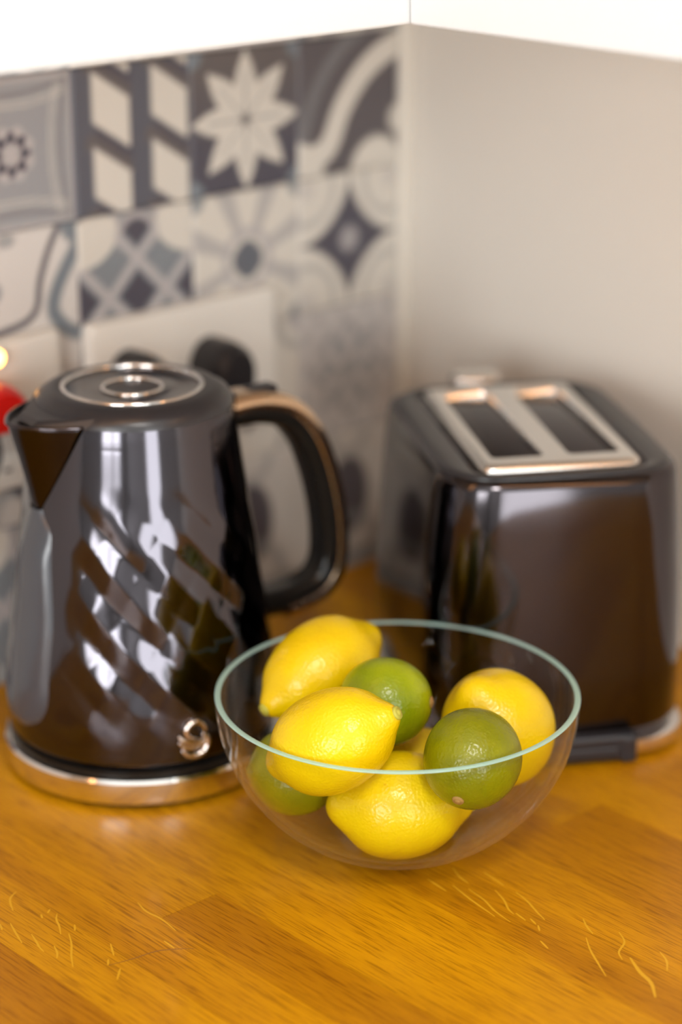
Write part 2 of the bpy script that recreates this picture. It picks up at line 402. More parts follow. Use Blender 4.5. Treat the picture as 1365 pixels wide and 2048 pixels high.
TM = {f.__name__: tile_mesh(f) for f in (p_flowerblue, p_zig, p_petals, p_wave, p_shield, p_lattice, p_octagon, p_star, p_lace, p_arrow, p_tulip)}
GRID = [  # rows from the worktop up, columns from the corner outwards
    ['p_tulip', 'p_tulip', 'p_lace', 'p_lattice', 'p_petals'],
    ['p_lace', 'p_arrow', 'p_wave', 'p_tulip', 'p_zig'],
    ['p_star', 'p_octagon', 'p_lattice', 'p_shield', 'p_lace'],
    ['p_wave', 'p_petals', 'p_zig', 'p_flowerblue', 'p_octagon'],
    ['p_octagon', 'p_lace', 'p_star', 'p_lattice', 'p_shield'],
    ['p_zig', 'p_lattice', 'p_tulip', 'p_petals', 'p_star']]
for r, row in enumerate(GRID):
    for c_, nm in enumerate(row):
        o = bpy.data.objects.new('tile', TM[nm]); C.objects.link(o); o.parent = wl
        o.location = (-(.0135 + .099 * c_ + .0495), 0, .010 + .0998 * r + .0495)

# ------------------------------------------------------------------ worktop
wt = empty('oak_worktop', 'golden oiled oak worktop of long narrow staves running into the corner', 'worktop', (0, 0, 0), frame=ROOM)
WD, LX, LY = .62, -2.4, -2.0
obj('core', *merge(box(LX, -.0005, -WD + .002, -.0040, -.038, -.004), box(-WD + .002, -.0005, LY, -WD + .002, -.038, -.004)), 'core', wt)
rng = random.Random(5)
SW = .04
fixed = {11: [(-.324, .42)]}
def stave(x0, x1, y0, y1, tone):
    o = obj('stave', *box(-(x1 - x0) / 2, (x1 - x0) / 2, -(y1 - y0) / 2, (y1 - y0) / 2, -.0042, 0), 'oak', wt)
    o.location = ((x0 + x1) / 2, (y0 + y1) / 2, 0); o['tone'] = tone; return o
TONE = {7: .62, 8: .60, 9: .30, 10: .72, 11: .70, 12: .48, 13: .66, 14: .74, 15: .22, 16: .34}
k = 0; x1 = -.0005
edges = [-.0005] + [-.028 - SW * i for i in range(60)]
for i in range(len(edges) - 1):
    x1, x0 = edges[i], edges[i + 1]
    if x0 < LX: break
    yend = LY if x0 > -WD - .005 else -WD
    y = -.0040
    cuts = []
    q = y - rng.uniform(.15, .5)
    if i == 12: cuts = [-.324, -.82, -1.3]
    elif 7 <= i <= 16: cuts = [-rng.uniform(.02, .12), -rng.uniform(.64, .75), -1.2]
    else:
        while q > yend + .08: cuts.append(q); q -= rng.uniform(.3, .6)
    cuts = [c for c in cuts if c > yend + .03] + [yend]
    for n_, c in enumerate(cuts):
        t = rng.uniform(.3, .75)
        if i == 12: t = (.66, .25, .5, .6)[n_]
        elif n_ == 1 or len(cuts) == 1: t = {8: .5, 9: .36, 10: .68, 11: .64, 13: .60, 14: .72, 15: .18, 16: .3}.get(i, t)
        stave(x0 + .00008, x1 - .00008, c + .0001, y - .0001, t); y = c
# pale medullary rays and one dark streak of the oak, thin slivers level with the surface
def fleck(pts, wd, mname, nm):
    V, Fc = [], []
    P = catmull([(x, y, 0) for x, y in pts], 5)
    for i, p in enumerate(P):
        t = (P[min(i + 1, len(P) - 1)] - P[max(0, i - 1)]).normalized(); s = Vector((-t.y, t.x, 0)); ww = wd * (.35 + .65 * math.sin(PI * (i + .6) / (len(P) + .2)))
        for z in (-.0004, .00006): V += [p + s * ww + Vector((0, 0, z)), p - s * ww + Vector((0, 0, z))]
    for i in range(len(P) - 1):
        a, b = 4 * i, 4 * i + 4
        Fc += [(a + 2, a + 3, b + 3, b + 2), (a, b, b + 1, a + 1), (a, a + 2, b + 2, b), (a + 1, b + 1, b + 3, a + 3)]
    e = 4 * (len(P) - 1); Fc += [(0, 1, 3, 2), (e, e + 2, e + 3, e + 1)]
    return obj(nm, V, Fc, mname, wt)
FLECKS = [
 [[-0.3702, -0.3929], [-0.3723, -0.4099]],
 [[-0.365, -0.4081], [-0.3694, -0.4279], [-0.3727, -0.448]],
 [[-0.3613, -0.4167], [-0.3639, -0.4313], [-0.3683, -0.4438], [-0.3708, -0.4578]],
 [[-0.3513, -0.4278], [-0.3558, -0.4389], [-0.3611, -0.4472], [-0.3633, -0.4534]],
 [[-0.3444, -0.4376], [-0.3472, -0.4486], [-0.3521, -0.4606], [-0.3552, -0.4691]],
 [[-0.3615, -0.4534], [-0.3635, -0.4624]],
 [[-0.3601, -0.4629], [-0.3623, -0.469]],
 [[-0.3623, -0.4706], [-0.366, -0.4751]],
 [[-0.3735, -0.4824], [-0.3764, -0.4906]],
 [[-0.3389, -0.4827], [-0.3437, -0.4896], [-0.3471, -0.4969]],
 [[-0.3528, -0.497], [-0.3607, -0.5068], [-0.3679, -0.5184], [-0.3748, -0.53]],
 [[-0.3353, -0.5054], [-0.3411, -0.5142], [-0.3512, -0.5188], [-0.3559, -0.5251]],
 [[-0.3512, -0.5265], [-0.3584, -0.5393], [-0.3625, -0.5502], [-0.3716, -0.5606]],
 [[-0.3351, -0.5338], [-0.3395, -0.5419], [-0.347, -0.5484]],
 [[-0.3411, -0.4096], [-0.3439, -0.4278]],
 [[-0.3504, -0.3938], [-0.355, -0.4036], [-0.3568, -0.4124]],
 [[-0.5502, -0.2452], [-0.5569, -0.2491], [-0.5608, -0.2554], [-0.5636, -0.2615]],
 [[-0.5771, -0.2683], [-0.5798, -0.2743]],
 [[-0.5725, -0.2715], [-0.5765, -0.2827], [-0.5799, -0.293]],
 [[-0.5708, -0.289], [-0.5731, -0.2963], [-0.5756, -0.3032], [-0.5765, -0.3085]],
 [[-0.5477, -0.2807], [-0.5517, -0.2856], [-0.5547, -0.2924], [-0.5592, -0.2999]],
 [[-0.5555, -0.3022], [-0.5608, -0.3118], [-0.568, -0.3215], [-0.5744, -0.3316]],
 [[-0.569, -0.3073], [-0.5718, -0.3139], [-0.5754, -0.3186]],
 [[-0.5454, -0.3262], [-0.5514, -0.337]],
 [[-0.5558, -0.3379], [-0.5595, -0.3425]],
 [[-0.557, -0.3498], [-0.5648, -0.3573]],
 [[-0.5476, -0.2969], [-0.5512, -0.302]],
 [[-0.5076, -0.3016], [-0.51, -0.3125], [-0.5091, -0.3243], [-0.511, -0.3395]],
 [[-0.5224, -0.3435], [-0.5231, -0.3532]],
 [[-0.5546, -0.2753], [-0.5564, -0.2791]],
 [[-0.5478, -0.2741], [-0.551, -0.2765]],
 [[-0.5594, -0.343], [-0.546, -0.3466], [-0.5329, -0.3488], [-0.5246, -0.3535], [-0.5154, -0.3608]]]
for q_, pts_ in enumerate(FLECKS):
    if q_ == len(FLECKS) - 1: fleck(pts_, .0005, 'oak_crack', 'dark_streak')
    else: fleck(pts_, .0012 if q_ == 12 else .0006, 'oak_ray', 'ray_fleck')

# ------------------------------------------------------------------ base cabinets below the worktop
def base_cab(name, label, x0, x1, y0, y1, front):
    e = empty(name, label, 'cabinet', ((x0 + x1) / 2, (y0 + y1) / 2, FLOOR), frame=ROOM)
    hx, hy = (x1 - x0) / 2, (y1 - y0) / 2
    obj('carcass', *box(-hx, hx, -hy, hy, .1, .86), 'cab_inside', e); obj('plinth', *box(-hx, hx - .0, -hy + .05, hy, 0, .1), 'cab_inside', e)
    if front == 'y': obj('cabinet_door', *bbox(-hx + .002, hx - .002, -hy - .02, -hy - .001, .11, .855), 'white_gloss', e)
    else: obj('cabinet_door', *bbox(-hx - .02, -hx - .001, -hy + .002, hy - .002, .11, .855), 'white_gloss', e)
for i in range(3): base_cab('base_cabinet', 'white base cabinet under the tiled-wall worktop, %s' % ('nearest to the corner', 'the middle one of three', 'farthest from the corner')[i], -.62 - .58 * (i + 1), -.62 - .58 * i - .004, -.57, -.01, 'y')
for i in range(2): base_cab('base_cabinet', 'white base cabinet under the worktop along the plain wall, %s to the corner' % ('nearer', 'farther')[i], -.57, -.01, -.62 - .66 * (i + 1), -.62 - .66 * i - .004, 'x')

# ------------------------------------------------------------------ wall cabinets with light pelmets
PZ, PH, CDp = .4705, .046, .318
c1 = empty('wall_cabinet', 'white wall cabinet over the tiled wall, its pelmet across the top left', 'cabinet', (0, 0, 0), frame=ROOM)
obj('carcass', *box(-1.9, -.002, -CDp + .004, -.002, PZ + PH, 1.2), 'cab_inside', c1)
obj('pelmet', *bbox(-1.9, -CDp, -CDp - .018, -CDp, PZ, PZ + PH, .0015), 'white_gloss', c1)
for i in range(3): obj('cabinet_door', *bbox(-.345 - .517 * (i + 1), -.345 - .517 * i - .003, -CDp - .016, -CDp + .003, PZ + PH + .003, 1.2), 'white_gloss', c1)
c2 = empty('wall_cabinet', 'white wall cabinet over the plain wall, its pelmet across the top right', 'cabinet', (0, 0, 0), frame=ROOM)
obj('carcass', *box(-CDp + .004, -.002, -1.7, -CDp - .02, PZ + PH, 1.2), 'cab_inside', c2)
obj('pelmet', *bbox(-CDp - .018, -CDp, -1.7, -CDp - .0185, PZ, PZ + PH, .0015), 'white_gloss', c2)
for i in range(2): obj('cabinet_door', *bbox(-CDp - .016, -CDp + .003, -.345 - .67 * (i + 1), -.345 - .67 * i - .003, PZ + PH + .003, 1.2), 'white_gloss', c2)

# ------------------------------------------------------------------ added warm strip lights, unseen behind the pelmets, to warm the upper walls
M['added_warm_glow'] = mat('added_warm_glow', (1, .8, .6), .5, Emission_Color=(1, .49, .19), Emission_Strength=9.5)
for lab, fr_ in (('unseen warm strip light added under the left wall cabinet, behind its pelmet', (-1.5, -.45, -.300, -.272)), ('unseen warm strip light added under the right wall cabinet, behind its pelmet', (-.300, -.272, -1.3, -.45))):
    x0, x1, y0, y1 = fr_; sl = empty('added_strip_light', lab, 'light', ((x0 + x1) / 2, (y0 + y1) / 2, PZ + PH), frame=ROOM); hx, hy = (x1 - x0) / 2, (y1 - y0) / 2
    obj('housing', *bbox(-hx, hx, -hy, hy, -.010, -.0002, .001), 'socket', sl); obj('diffuser', *bbox(-hx + .003, hx - .003, -hy + .003, hy - .003, -.0145, -.0101, .001), 'added_warm_glow', sl)

# ------------------------------------------------------------------ ceiling light
cl = empty('ceiling_light', 'square white panel light on the kitchen ceiling', 'light', (.22, -.16, CEIL), rad(44) * 0 + TH)
fr = []
for a, b, c, d in ((-.21, .21, -.21, -.18), (-.21, .21, .18, .21), (-.21, -.18, -.18, .18), (.18, .21, -.18, .18)): fr.append(box(a, b, c, d, -.05, 0))
obj('frame', *merge(*fr), 'white_gloss', cl); obj('diffuser', *box(-.18, .18, -.18, .18, -.044, -.01), 'diffuser', cl)

# ------------------------------------------------------------------ sockets and plugs on the tiled wall
def socket(x0, x1, z0, z1, label):
    e = empty('double_socket', label, 'socket', ((x0 + x1) / 2, -.0002, (z0 + z1) / 2), frame=ROOM); h, q = (x1 - x0) / 2, (z1 - z0) / 2
    rings = []
    for hx, hz, y in ((h, q, 0), (h, q, -.006), (h - .0015, q - .0015, -.0085), (h - .004, q - .004, -.0095)):
        rings.append([(x, y, z) for x, z in rrect(hx, hz, .005, 5)])
    obj('face_plate', *loft(rings), 'socket', e, True, sharp=35)
    for s in (-1, 1):
        obj('rocker_switch', *bbox(s * h * .28 - .007, s * h * .28 + .007, -.0125, -.0095, -.004, .016, .0012), 'socket', e)
        for dx, dz, wd, hd in ((0, -.008, .003, .006), (-.011, -.026, .005, .0025), (.011, -.026, .005, .0025)):
            obj('pin_hole', *box(s * h * .55 + dx - wd / 2, s * h * .55 + dx + wd / 2, -.0099, -.0094, dz - .012, dz - .012 + hd), 'black_plastic', e)
    return e
socket(-.3105, -.1435, .139, .2385, 'cream double socket on the tiled wall with two black plugs, behind the kettle lid')
socket(-.5000, -.3335, .139, .2415, 'white double socket at the left edge with a red plug')
def plug(x, z, w_, h_, d, mname, label, run=0.0):
    e = empty('plug', label, 'plug', (x, -.0102, z), frame=ROOM)
    rings = []
    for k_, y in ((1, 0), (1, -d * .6), (.93, -d * .85), (.75, -d)):
        pr = []
        for i in range(36):
            a = 2 * PI * i / 36; ca, sa = math.cos(a), math.sin(a)
            ex = 2.0 if sa > 0 else 4.0
            r = 1 / ((abs(ca) ** ex + abs(sa) ** ex) ** (1 / ex)); pr.append((w_ * k_ * r * ca, y, h_ * k_ * r * sa))
        rings.append(pr)
    obj('plug_body', *loft(rings), mname, e, True, sharp=50)
    pts = catmull([(0, -d * .5, -h_ * .9), (0, -d * .55, -h_ - .02), (run * .4 + .002, -d * .6, -h_ - .05), (run * .9, -d * .5, -h_ - .09), (run, -d * .5, -z + .0028)], 8)
    obj('cord', *tube(pts, .0026, 8, Vector((0, 1, 0))), 'black_plastic', e, True)
    return e
plug(-.2080, .192, .0185, .0215, .034, 'black_plastic', 'black plug nearer the corner, plugged into the socket above the kettle')
plug(-.2800, .196, .0180, .0215, .034, 'black_plastic', 'black plug farther from the corner, just behind the kettle lid')
rp = plug(-.4010, .2035, .0205, .0165, .030, 'red', 'red plug at the left edge, behind the kettle spout', -.06)
li = empty('indicator_light', 'small glowing amber indicator light above the red plug', 'light', (-.3890, -.0102, .2325), frame=ROOM)
obj('bezel', *[[(x, -z, y) for x, y, z in lathe([(.0075, 0), (.0075, .003), (.0055, .004)], 24)[0]], lathe([(.0075, 0), (.0075, .003), (.0055, .004)], 24)[1]], 'socket', li, True, sharp=40)
lp = lathe([(.0054, .003), (.0054, .0048), (.0042, .0065), (.0018, .0075)], 24); obj('lens', [(x, -z, y) for x, y, z in lp[0]], lp[1], 'amber', li, True)

# ------------------------------------------------------------------ kettle
KR = rad(36)                                   # +x of the kettle points to its handle
kt = empty('kettle', 'smoked chrome jug kettle with twisted diamond facets and a bronzed handle', 'kettle', (-.1262, 1.2765, 0), KR); kt.scale = (1, 1, .985)
def interp(t, z):
    if z <= t[0][0]: return t[0][1]
    for (a, p), (b, q) in zip(t, t[1:]):
        if z <= b:
            f = (z - a) / (b - a); return p + (q - p) * f
    return t[-1][1]
BP = [(.026, .0815), (.030, .0842), (.045, .0850), (.07, .0837), (.09, .0814), (.115, .0775), (.14, .0746), (.17, .0706), (.2, .0663), (.214, .0644), (.231, .0622), (.236, .0612)]
def br(z):
    s = 0; 
    for d in (-.008, -.004, 0, .004, .008): s += interp(BP, min(.236, max(.0265, z + d)))
    return s / 5 if .036 < z < .226 else interp(BP, z)
obj('power_base', *lathe([(.078, .0), (.081, .001), (.081, .004)], 96), 'black_plastic', kt, True, sharp=40)
obj('base_band', *lathe([(.0815, .0040), (.0868, .0046), (.0876, .007), (.0876, .0185), (.0864, .0205), (.0815, .0208)], 96), 'chrome', kt, True, sharp=30)
obj('base_seam', *lathe([(.0800, .0208), (.0838, .0212), (.0838, .0245), (.0805, .026)], 96), 'black_gloss', kt, True, sharp=40)
def facet(th, z):
    # th measured from the spout direction; twisted diamonds fade out above, below, at the spout and at the handle
    n_ = 14
    q = th / (2 * PI) * n_; k_ = (z - .03) * 30
    a_ = (q - k_ * .88) % 1; b_ = (q + k_ * .52) % 1
    h = abs(a_ - .5) * 2.0 + abs(b_ - .5) * 1.2
    mz = sm(.040, .075, z + .012 * math.cos(th * 1.0)) * (1 - sm(.15, .205, z))
    d = abs(((th + PI) % (2 * PI)) - PI)
    ms = sm(.42, .66, d) * (1 - sm(2.30, 2.5, d))
    return (h - 1.0) * .0015 * mz * ms
NT, NZ = 260, 150
zs = [.026 + (.236 - .026) * (j / NZ) for j in range(NZ + 1)]
rings = [[((br(z) + facet(PI - t, z)) * math.cos(t), (br(z) + facet(PI - t, z)) * math.sin(t), z) for t in [2 * PI * i / NT for i in range(NT)]] for z in zs]
obj('body', *loft(rings), 'dark_chrome', kt, True, sharp=60)
# spout: a V that opens upwards on the -x side
SW_, SP = rad(31), .0230
rings = []; NS = 28; rim_pts = []
for j in range(25):
    f = j / 24; z = .1760 + (.2372 - .1760) * f; row = []
    for i in range(NS + 1):
        s = -1 + 2 * i / NS; wv = SW_ * (f ** .9) + .012; az = PI + s * wv
        keel = (1 - abs(s) ** 1.25); r = interp(BP, z) + .0006 + SP * (f ** 1.15) * keel
        row.append((r * math.cos(az), r * math.sin(az), z))
    rings.append(row)
V, Fc = loft(rings, False, False, False)
obj('spout', V, Fc, 'spout_chrome', kt, True).modifiers.new('wall', 'SOLIDIFY').thickness = .0012
top = rings[-1]; V = [(x * .985 + .0008, y * .97, z - .0022) for x, y, z in top]; n0 = len(V); V.append((-.05, 0, .2340)); 
obj('spout_inside', V, [(i, i + 1, n0) for i in range(n0 - 1)], 'black_plastic', kt)
V = [(x, y, z) for x, y, z in top]; pts = [Vector(p) for p in top]
obj('spout_lip', *tube(pts, .0011, 8), 'dark_chrome', kt, True)
# water window below the spout
rings = []
for j in range(41):
    f = j / 40; z = .042 + (.182 - .042) * f
    hw = .0255 * math.sqrt(max(0, 1 - max(0, (.0675 - z) / .0255) ** 2)) if z < .0675 else .0255
    hw = max(.0008, hw * (1 - .30 * sm(.10, .172, z)) * (1 - .55 * sm(.168, .182, z)))
    row = []; r0 = interp(BP, z)
    for i in range(21):
        s = -1 + 2 * i / 20; az = PI + s * hw / r0; r = r0 - .0005 + .0062 * (1 - s ** 4) * sm(.038, .05, z) * (1 - .5 * sm(.15, .172, z)); row.append((r * math.cos(az), r * math.sin(az), z))
    rings.append(row)
obj('water_window', *loft(rings, False, False, False), 'window_smoke', kt, True)
# lid
obj('lid', *lathe([(.0612, .2358), (.0608, .2385), (.0585, .2425), (.0525, .2462), (.0480, .2472), (.0440, .2470), (.0436, .2450)], 96), 'black_plastic', kt, True, sharp=50)
V, Fc = merge(lathe([(.0590, .236), (.0590, .2395)], 48), ([( -.052, -.034, .2365), (-.052, .034, .2365), (-.0745, .010, .2368), (-.0745, -.010, .2368), (-.046, -.036, .2425), (-.046, .036, .2425), (-.0700, .010, .2395), (-.0700, -.010, .2395)], [(0, 3, 2, 1), (4, 5, 6, 7), (0, 1, 5, 4), (1, 2, 6, 5), (2, 3, 7, 6), (3, 0, 4, 7)]))
obj('lid_tongue', V, Fc, 'black_plastic', kt)
obj('lid_ring', *loft([[((R + rr * math.cos(a)) * math.cos(t), (R + rr * math.cos(a)) * math.sin(t), .2468 + rr * math.sin(a)) for a in [2 * PI * q / 12 for q in range(12)]] for R, rr in ((.0420, .0017),) for t in [2 * PI * i / 96 for i in range(97)]], False, False), 'chrome', kt, True)
ld = obj('lid_disc', *lathe([(.0420, .2462), (.0410, .2461), (.030, .2452), (.0195, .2450), (.0182, .2452), (.0165, .2440), (.0150, .2405), (.0002, .2400)], 72, False, True), 'dark_chrome', kt, True, sharp=40)
obj('finger_ring', *loft([[((.0180 + .0015 * math.cos(a)) * math.cos(t), (.0180 + .0015 * math.cos(a)) * math.sin(t), .2455 + .0015 * math.sin(a)) for a in [2 * PI * q / 10 for q in range(10)]] for t in [2 * PI * i / 64 for i in range(65)]], False, False), 'chrome', ld, True)
# handle
HP = [(.056, .2165), (.074, .2180), (.092, .2165), (.110, .2095), (.125, .193), (.1345, .172), (.1415, .147), (.1450, .122), (.1440, .101), (.1360, .0875), (.121, .0815), (.104, .0795), (.078, .0820)]
path = catmull([(x, 0, z) for x, z in HP], 8)
def sweep(path, hw_, ht, off=0, n=5, rr=.4, taper=None):
    rings = []
    for i, p in enumerate(path):
        t = (path[min(i + 1, len(path) - 1)] - path[max(i - 1, 0)]).normalized(); s = Vector((0, 1, 0)); nrm = s.cross(t) * -1
        nrm = Vector((t.z, 0, -t.x)) * -1
        q = taper(i / (len(path) - 1)) if taper else 1
        rings.append([p + nrm * (off + yy * q) + s * xx * q for xx, yy in rrect(hw_, ht, rr * min(hw_, ht), n)])
    return loft(rings)
hd = obj('handle', *sweep(path, .0122, .0092, -.001, 6, .8), 'black_gloss', kt, True, sharp=50)
obj('handle_trim', *sweep(path[3:-9], .0130, .0072, .0042, 8, .95), 'handle_metal', hd, True, sharp=50)
obj('lid_button', *bbox(.083, .103, -.006, .006, .2245, .2305, .002), 'black_plastic', hd).rotation_euler = (0, 0, 0)
obj('handle_mount', *bbox(.055, .066, -.0155, .0155, .2080, .2345, .003), 'dark_chrome', kt)
# emblem: a ringed S with three feathers, standing proud of the lower front
def on_body(a, z, lift=0):
    r = interp(BP, z) + lift; az = a; return Vector((r * math.cos(az), r * math.sin(az), z))
EA = -PI / 2 + rad(26) - KR; EZ = .0445
def em(pts, r):
    P = catmull([(x, y, 0) for x, y in pts], 8)
    Q = [on_body(EA + p.x / .0823, EZ + p.y, .0012) for p in P]
    nrm = Vector((math.cos(EA), math.sin(EA), 0)); return tube(Q, r, 8, nrm)
mmr = lambda L: [(x * .001, y * .001) for x, y in L]
e1 = em(mmr([(7.2, 4.2), (6.2, 8.4), (2.2, 11.2), (-2.4, 10.2), (-4.6, 6.6), (-3.6, 2.8), (0, .6), (4.0, -.8), (7.6, -3.4)]), lambda t: .0005 + .0014 * math.sin(PI * min(1, t * 1.15 + .08)) ** .6 if t < .9 else .0010)
e2 = em(mmr([(5.2, 2.6), (8.2, 0), (8.4, -5.2), (5.6, -9.4), (.8, -11.2), (-4.2, -9.8), (-7.4, -6.0)]), lambda t: .0006 + .0013 * math.sin(PI * (t * .9 + .05)) ** .6)
e3 = em(mmr([(-9.2, 3.6), (-6.6, .4), (-2.6, -1.6), (2.6, -2.6), (6.6, -2.8)]), lambda t: .0004 + .0012 * math.sin(PI * (t * .9 + .05)))
e4 = em(mmr([(-9.4, -.6), (-6.4, -3.6), (-2.2, -5.2), (2.4, -5.2), (6.2, -4.2)]), lambda t: .0004 + .0012 * math.sin(PI * (t * .9 + .05)))
obj('emblem', *merge(e1, e2, e3, e4), 'emblem', kt, True)['label'] = 'raised silver S emblem'

# ------------------------------------------------------------------ toaster
TR = rad(10.6)
to = empty('toaster', 'smoked chrome two-slot toaster with a silver slot plate, by the plain wall', 'toaster', (.1206, 1.3606, 0), TR)
def sect(hx, hy, r, z, bulge=0.0, n=10):
    pts = []
    for x, y in rrect(hx, hy, r, n):
        fy = 1 - (x / hx) ** 2; fx = 1 - (y / hy) ** 2
        pts.append((x + math.copysign(bulge * fx, x) if abs(x) > hx * .6 else x, y, z))
    return pts
def dens(hx, hy, r, z, bl=.004):
    base = rrect(hx, hy, r, 10); out = []; m_ = len(base)
    for i in range(m_):
        a, b = Vector((*base[i], 0)), Vector((*base[(i + 1) % m_], 0)); n_ = 10 if (b - a).length > .02 else 1
        for q in range(n_): out.append(a.lerp(b, q / n_))
    res = []
    for p in out:
        fx = max(0, 1 - (p.x / hx) ** 2); fy = max(0, 1 - (p.y / hy) ** 2)
        res.append((p.x + (bl * fy * (1 if p.x > 0 else -1) if abs(p.x) > hx - r else 0) * .5, p.y + bl * fx * (1 if p.y > 0 else -1) * (abs(p.y) / hy), z))
    return res
TS = [(.0800, .1015, .034, .016), (.0835, .1040, .035, .022), (.0835, .1040, .035, .06), (.0815, .1036, .034, .11), (.0785, .1031, .033, .155), (.0760, .1027, .032, .182), (.0748, .1015, .031, .1865), (.0725, .0985, .029, .1888)]
obj('body', *loft([dens(a, b, r, z) for a, b, r, z in TS]), 'toaster_chrome', to, True, sharp=50)
rr_ = [dens(a, b, r, z, bl) for a, b, r, z, bl in ((.0722, .0973, .029, .1868, .004), (.0712, .0965, .028, .1898, .004), (.0695, .0948, .027, .1910, .003), (.0600, .0920, .018, .1905, .001), (.0560, .0905, .014, .1895, 0), (.0552, .0900, .013, .1860, 0), (.0540, .089, .013, .1850, 0))]
obj('top_rim', *loft(rr_, False, True), 'black_plastic', to, True, sharp=45)
# slot plate with two through slots
PXh, PYh, PZt = .0512, .0862, .1935
SL = [(-.0245, .0168), (.0245, .0168)]; SY = (-.0700, .0740)
def plate():
    V, Fc = [], []
    # outer wall with rounded lip
    prof = [(.0, .1855), (.0, .1895), (.0008, .1915), (.0025, .1930), (.0052, PZt)]
    rings = [[(x, y, z) for x, y in rrect(PXh - d, PYh - d, .008 - min(d, .004), 6)] for d, z in prof]
    V, Fc = loft(rings, True, False)
    return V, Fc, rings[-1]
V, Fc, inner = plate()
bm = bmesh.new(); vv = [bm.verts.new(p) for p in V]
for q in Fc: bm.faces.new([vv[i] for i in q])
loops = [vv[len(V) - len(inner):]]
for cx, hw in SL:
    loops.append([bm.verts.new((x, y, PZt)) for x, y in rrect(hw, (SY[1] - SY[0]) / 2, .004, 4, cx, (SY[0] + SY[1]) / 2)])
ed = []
for L in loops:
    for i in range(len(L)):
        a, b = L[i], L[(i + 1) % len(L)]; e = bm.edges.get((a, b)) or bm.edges.new((a, b)); ed.append(e)
bmesh.ops.triangle_fill(bm, edges=ed, use_beauty=True)
bm.verts.index_update(); PV = [tuple(q.co) for q in bm.verts]; PF = [tuple(q.index for q in f.verts) for f in bm.faces]; bm.free()
pl = obj('slot_plate', PV, PF, 'satin', to, True, sharp=40)
for cx, hw in SL:
    rings = []
    cy, hy = (SY[0] + SY[1]) / 2, (SY[1] - SY[0]) / 2
    for d, z, dyb in ((0, PZt, 0), (.0006, PZt - .0012, .0002), (.0009, PZt - .004, .0010), (.0016, PZt - .019, .0046), (.0030, PZt - .05, .006), (.0030, .10, .006)):
        ring = []
        for x, y in rrect(hw - d, hy - d, .004, 4, cx, cy): ring.append((x, y - dyb * max(0, (y - cy) / hy) , z))
        rings.append(ring)
    obj('slot_well', *loft(rings[::-1], True, False), 'slot_inside', pl, True, sharp=40)
    for s in (-1, 1):     # guide wires of the bread cage
        for q in range(5):
            y = SY[0] + .02 + q * .026; obj('cage_wire', *tube([Vector((cx + s * hw * .45, y, PZt - .014)), Vector((cx + s * hw * .5, y, .12))], .0009, 6, Vector((0, 1, 0))), 'chrome', pl)
# lever at the far end
lv = obj('lever', *bbox(-.022, .012, .1075, .1300, .1800, .1935, .005, 3), 'satin', to, True, sharp=40)
obj('lever_arm', *box(-.009, -.001, .098, .110, .178, .186), 'black_plastic', lv)
# bottom: chrome skirt at the corners, black crumb tray grip in the middle of the near end
rings = [dens(a, b, r, z, .004) for a, b, r, z in ((.0835, .1045, .036, .0035), (.0868, .1078, .037, .0050), (.0875, .1085, .037, .0090), (.0868, .1078, .037, .0135), (.0800, .1015, .034, .0165))]
obj('skirt', *loft(rings), 'chrome', to, True, sharp=40)
obj('crumb_tray', *merge(bbox(-.052, .046, -.1150, -.1000, .0030, .0200, .002), bbox(-.040, .034, -.1165, -.1140, .0060, .0125, .001), bbox(.036, .046, -.1160, -.1020, .0015, .0190, .0015)), 'black_plastic', to)
for sx in (-1, 1):
    for sy in (-1, 1): obj('foot', *[[(x + sx * .058, y + sy * .075, z) for x, y, z in lathe([(.008, 0), (.009, .002), (.009, .005)], 20)[0]], lathe([(.008, 0), (.009, .002), (.009, .005)], 20)[1]], 'black_plastic', to)

# ------------------------------------------------------------------ glass bowl
BX, BY, BR_, BCZ, BC_ = .0324, 1.1557, .105, .095, .100
bw = empty('glass_bowl', 'clear round glass bowl with a pale teal rim, holding lemons and limes', 'bowl', (BX, BY, 0))
def bowl_prof(a, c, zmin, n=40):
    P = []; ph0 = math.asin(max(-1, (zmin - BCZ) / c))
    for i in range(n + 1):
        ph = ph0 + (0 - ph0) * i / n; P.append((a * math.cos(ph), BCZ + c * math.sin(ph)))
    return P
outer = bowl_prof(BR_, BC_, .0008); inner = bowl_prof(BR_ - .0032, BC_ - .0032, .0042)
outer = [(outer[0][0] - .004, .0002)] + outer
prof = [(.0004, .0002)] + outer[:-1] + [(BR_, BCZ - .0006)]
n_ = 128
vo = lathe([(.0004, .0002)] + outer, n_, True, False); vi = lathe([(.0004, .0042)] + inner, n_, True, False)
obj('bowl_wall', *merge(vo, vi), 'glass', bw, True, sharp=40)
rm = BR_ - .0016
obj('rim', *loft([[((rm + .0018 * math.cos(a)) * math.cos(t), (rm + .0018 * math.cos(a)) * math.sin(t), BCZ + .0002 + .0008 * math.sin(a)) for a in [2 * PI * q / 12 for q in range(12)]] for t in [2 * PI * i / 128 for i in range(129)]], False, False), 'glass_rim', bw, True)

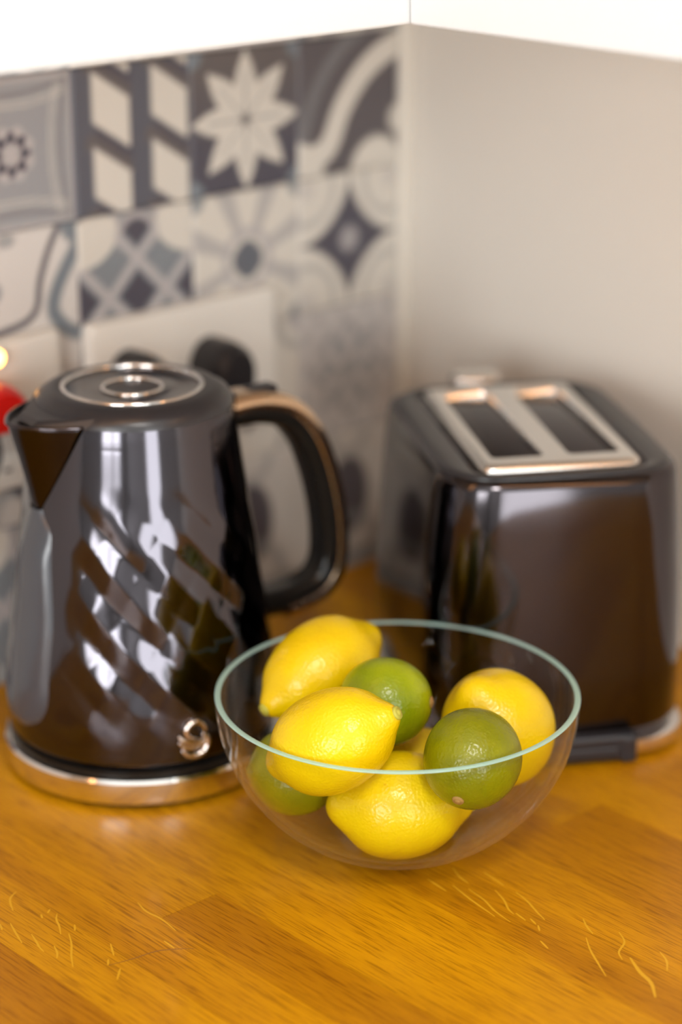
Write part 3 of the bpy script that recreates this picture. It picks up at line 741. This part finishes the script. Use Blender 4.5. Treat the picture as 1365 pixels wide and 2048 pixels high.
# ------------------------------------------------------------------ lemons and limes
def fruit(name, label, cat, loc, axis, a, b, kind, m, group, seed):
    e = empty(name, label, cat, loc, 0, None, group)
    z = Vector(axis).normalized(); e.rotation_mode = 'QUATERNION'; e.rotation_quaternion = z.to_track_quat('X', 'Z')
    r_ = random.Random(seed); rings = []; N, K = 56, 60; ph = [r_.uniform(0, 6.28) for _ in range(6)]
    for j in range(K + 1):
        th = PI * (j + .02) / (K + .04); row = []
        x = a * math.cos(th); r = b * math.sin(th)
        if kind == 'lemon':
            f = math.exp(-(th / .34) ** 2); g = math.exp(-((PI - th) / .42) ** 2)
            x = a * .93 * math.cos(th) + .0052 * f - .0058 * g - .0024 * math.exp(-(th / .09) ** 2)
            r = b * math.sin(th) * (1 - .05 * math.cos(th)) * (1 - .10 * math.exp(-((th - .45) / .22) ** 2) - .10 * math.exp(-((PI - th - .5) / .25) ** 2))
        else:
            x = a * math.cos(th) - .0012 * math.exp(-(th / .12) ** 2) ; x -= .0016 * math.exp(-((PI - th) / .16) ** 2)
        for i in range(N):
            t = 2 * PI * i / N; q = 1 + .010 * math.sin(2 * t + ph[0] + th) + .008 * math.sin(3 * t + ph[1] - 2 * th) + .004 * math.sin(7 * t + ph[2]) * math.sin(th)
            row.append((x, r * q * math.cos(t), r * q * math.sin(t)))
        rings.append(row)
    obj('rind', *loft(rings), m, e, True)
    x0 = rings[0][0][0]
    sp = lathe([(.0026, -.0012), (.0030, .0000), (.0026, .0008), (.0016, .0006), (.0012, .0012), (.0004, .0014)], 14)
    k_ = 1.35 if kind == 'lemon' else 1.15
    obj('stem_button', [(x0 + (.0016 if kind == 'lemon' else .0007) + z_ * k_, y_ * k_, x_ * k_) for x_, y_, z_ in sp[0]], sp[1], 'stem_green' if kind == 'lemon' else 'stem_brown', e, True)
    return e
LG, MG = 'lemons in the glass bowl', 'limes in the glass bowl'
fruit('lemon', 'large lemon on top at the front left, its stem end pointing up right', 'lemon', (-.0042, 1.0954, .0931), (.806, -.283, .520), .0415, .0288, 'lemon', M['lemon'], LG, 1)
fruit('lemon', 'lemon at the back left of the bowl, greenish tip pointing down left', 'lemon', (-.0120, 1.1880, .0943), (-.745, -.589, -.316), .0425, .0288, 'lemon', M['lemon'], LG, 2)
fruit('lime', 'lighter green lime in the middle, behind the large front lemon', 'lime', (.0254, 1.1456, .0936), (.9806, -.1845, .0664), .0268, .0256, 'lime', M['lime_light'], MG, 3)
fruit('lemon', 'lemon lying at the bottom front of the bowl, below the rim', 'lemon', (.0340, 1.1140, .0439), (.985, .150, -.06), .0400, .0308, 'lemon', M['lemon'], LG, 4)
fruit('lemon', 'lemon at the right of the bowl, behind the front lime', 'lemon', (.0914, 1.1526, .0732), (.4264, .3851, -.8184), .0400, .0325, 'lemon', M['lemon'], LG, 5)
fruit('lime', 'dark green lime at the front right with a brown stem scar', 'lime', (.0722, 1.0928, .0835), (-.307, -.800, -.50), .0285, .0272, 'lime', M['lime'], MG, 6)
fruit('lime', 'lime low on the left, seen through the glass under the large lemon', 'lime', (-.0262, 1.1349, .0548), (1, 0, 0), .0268, .0256, 'lime', M['lime'], MG, 7)
fruit('lemon', 'lemon deep in the middle, mostly hidden under the other fruit', 'lemon', (.0417, 1.1726, .0339), (.9806, .0664, .1845), .0365, .0282, 'lemon', M['lemon'], LG, 8)
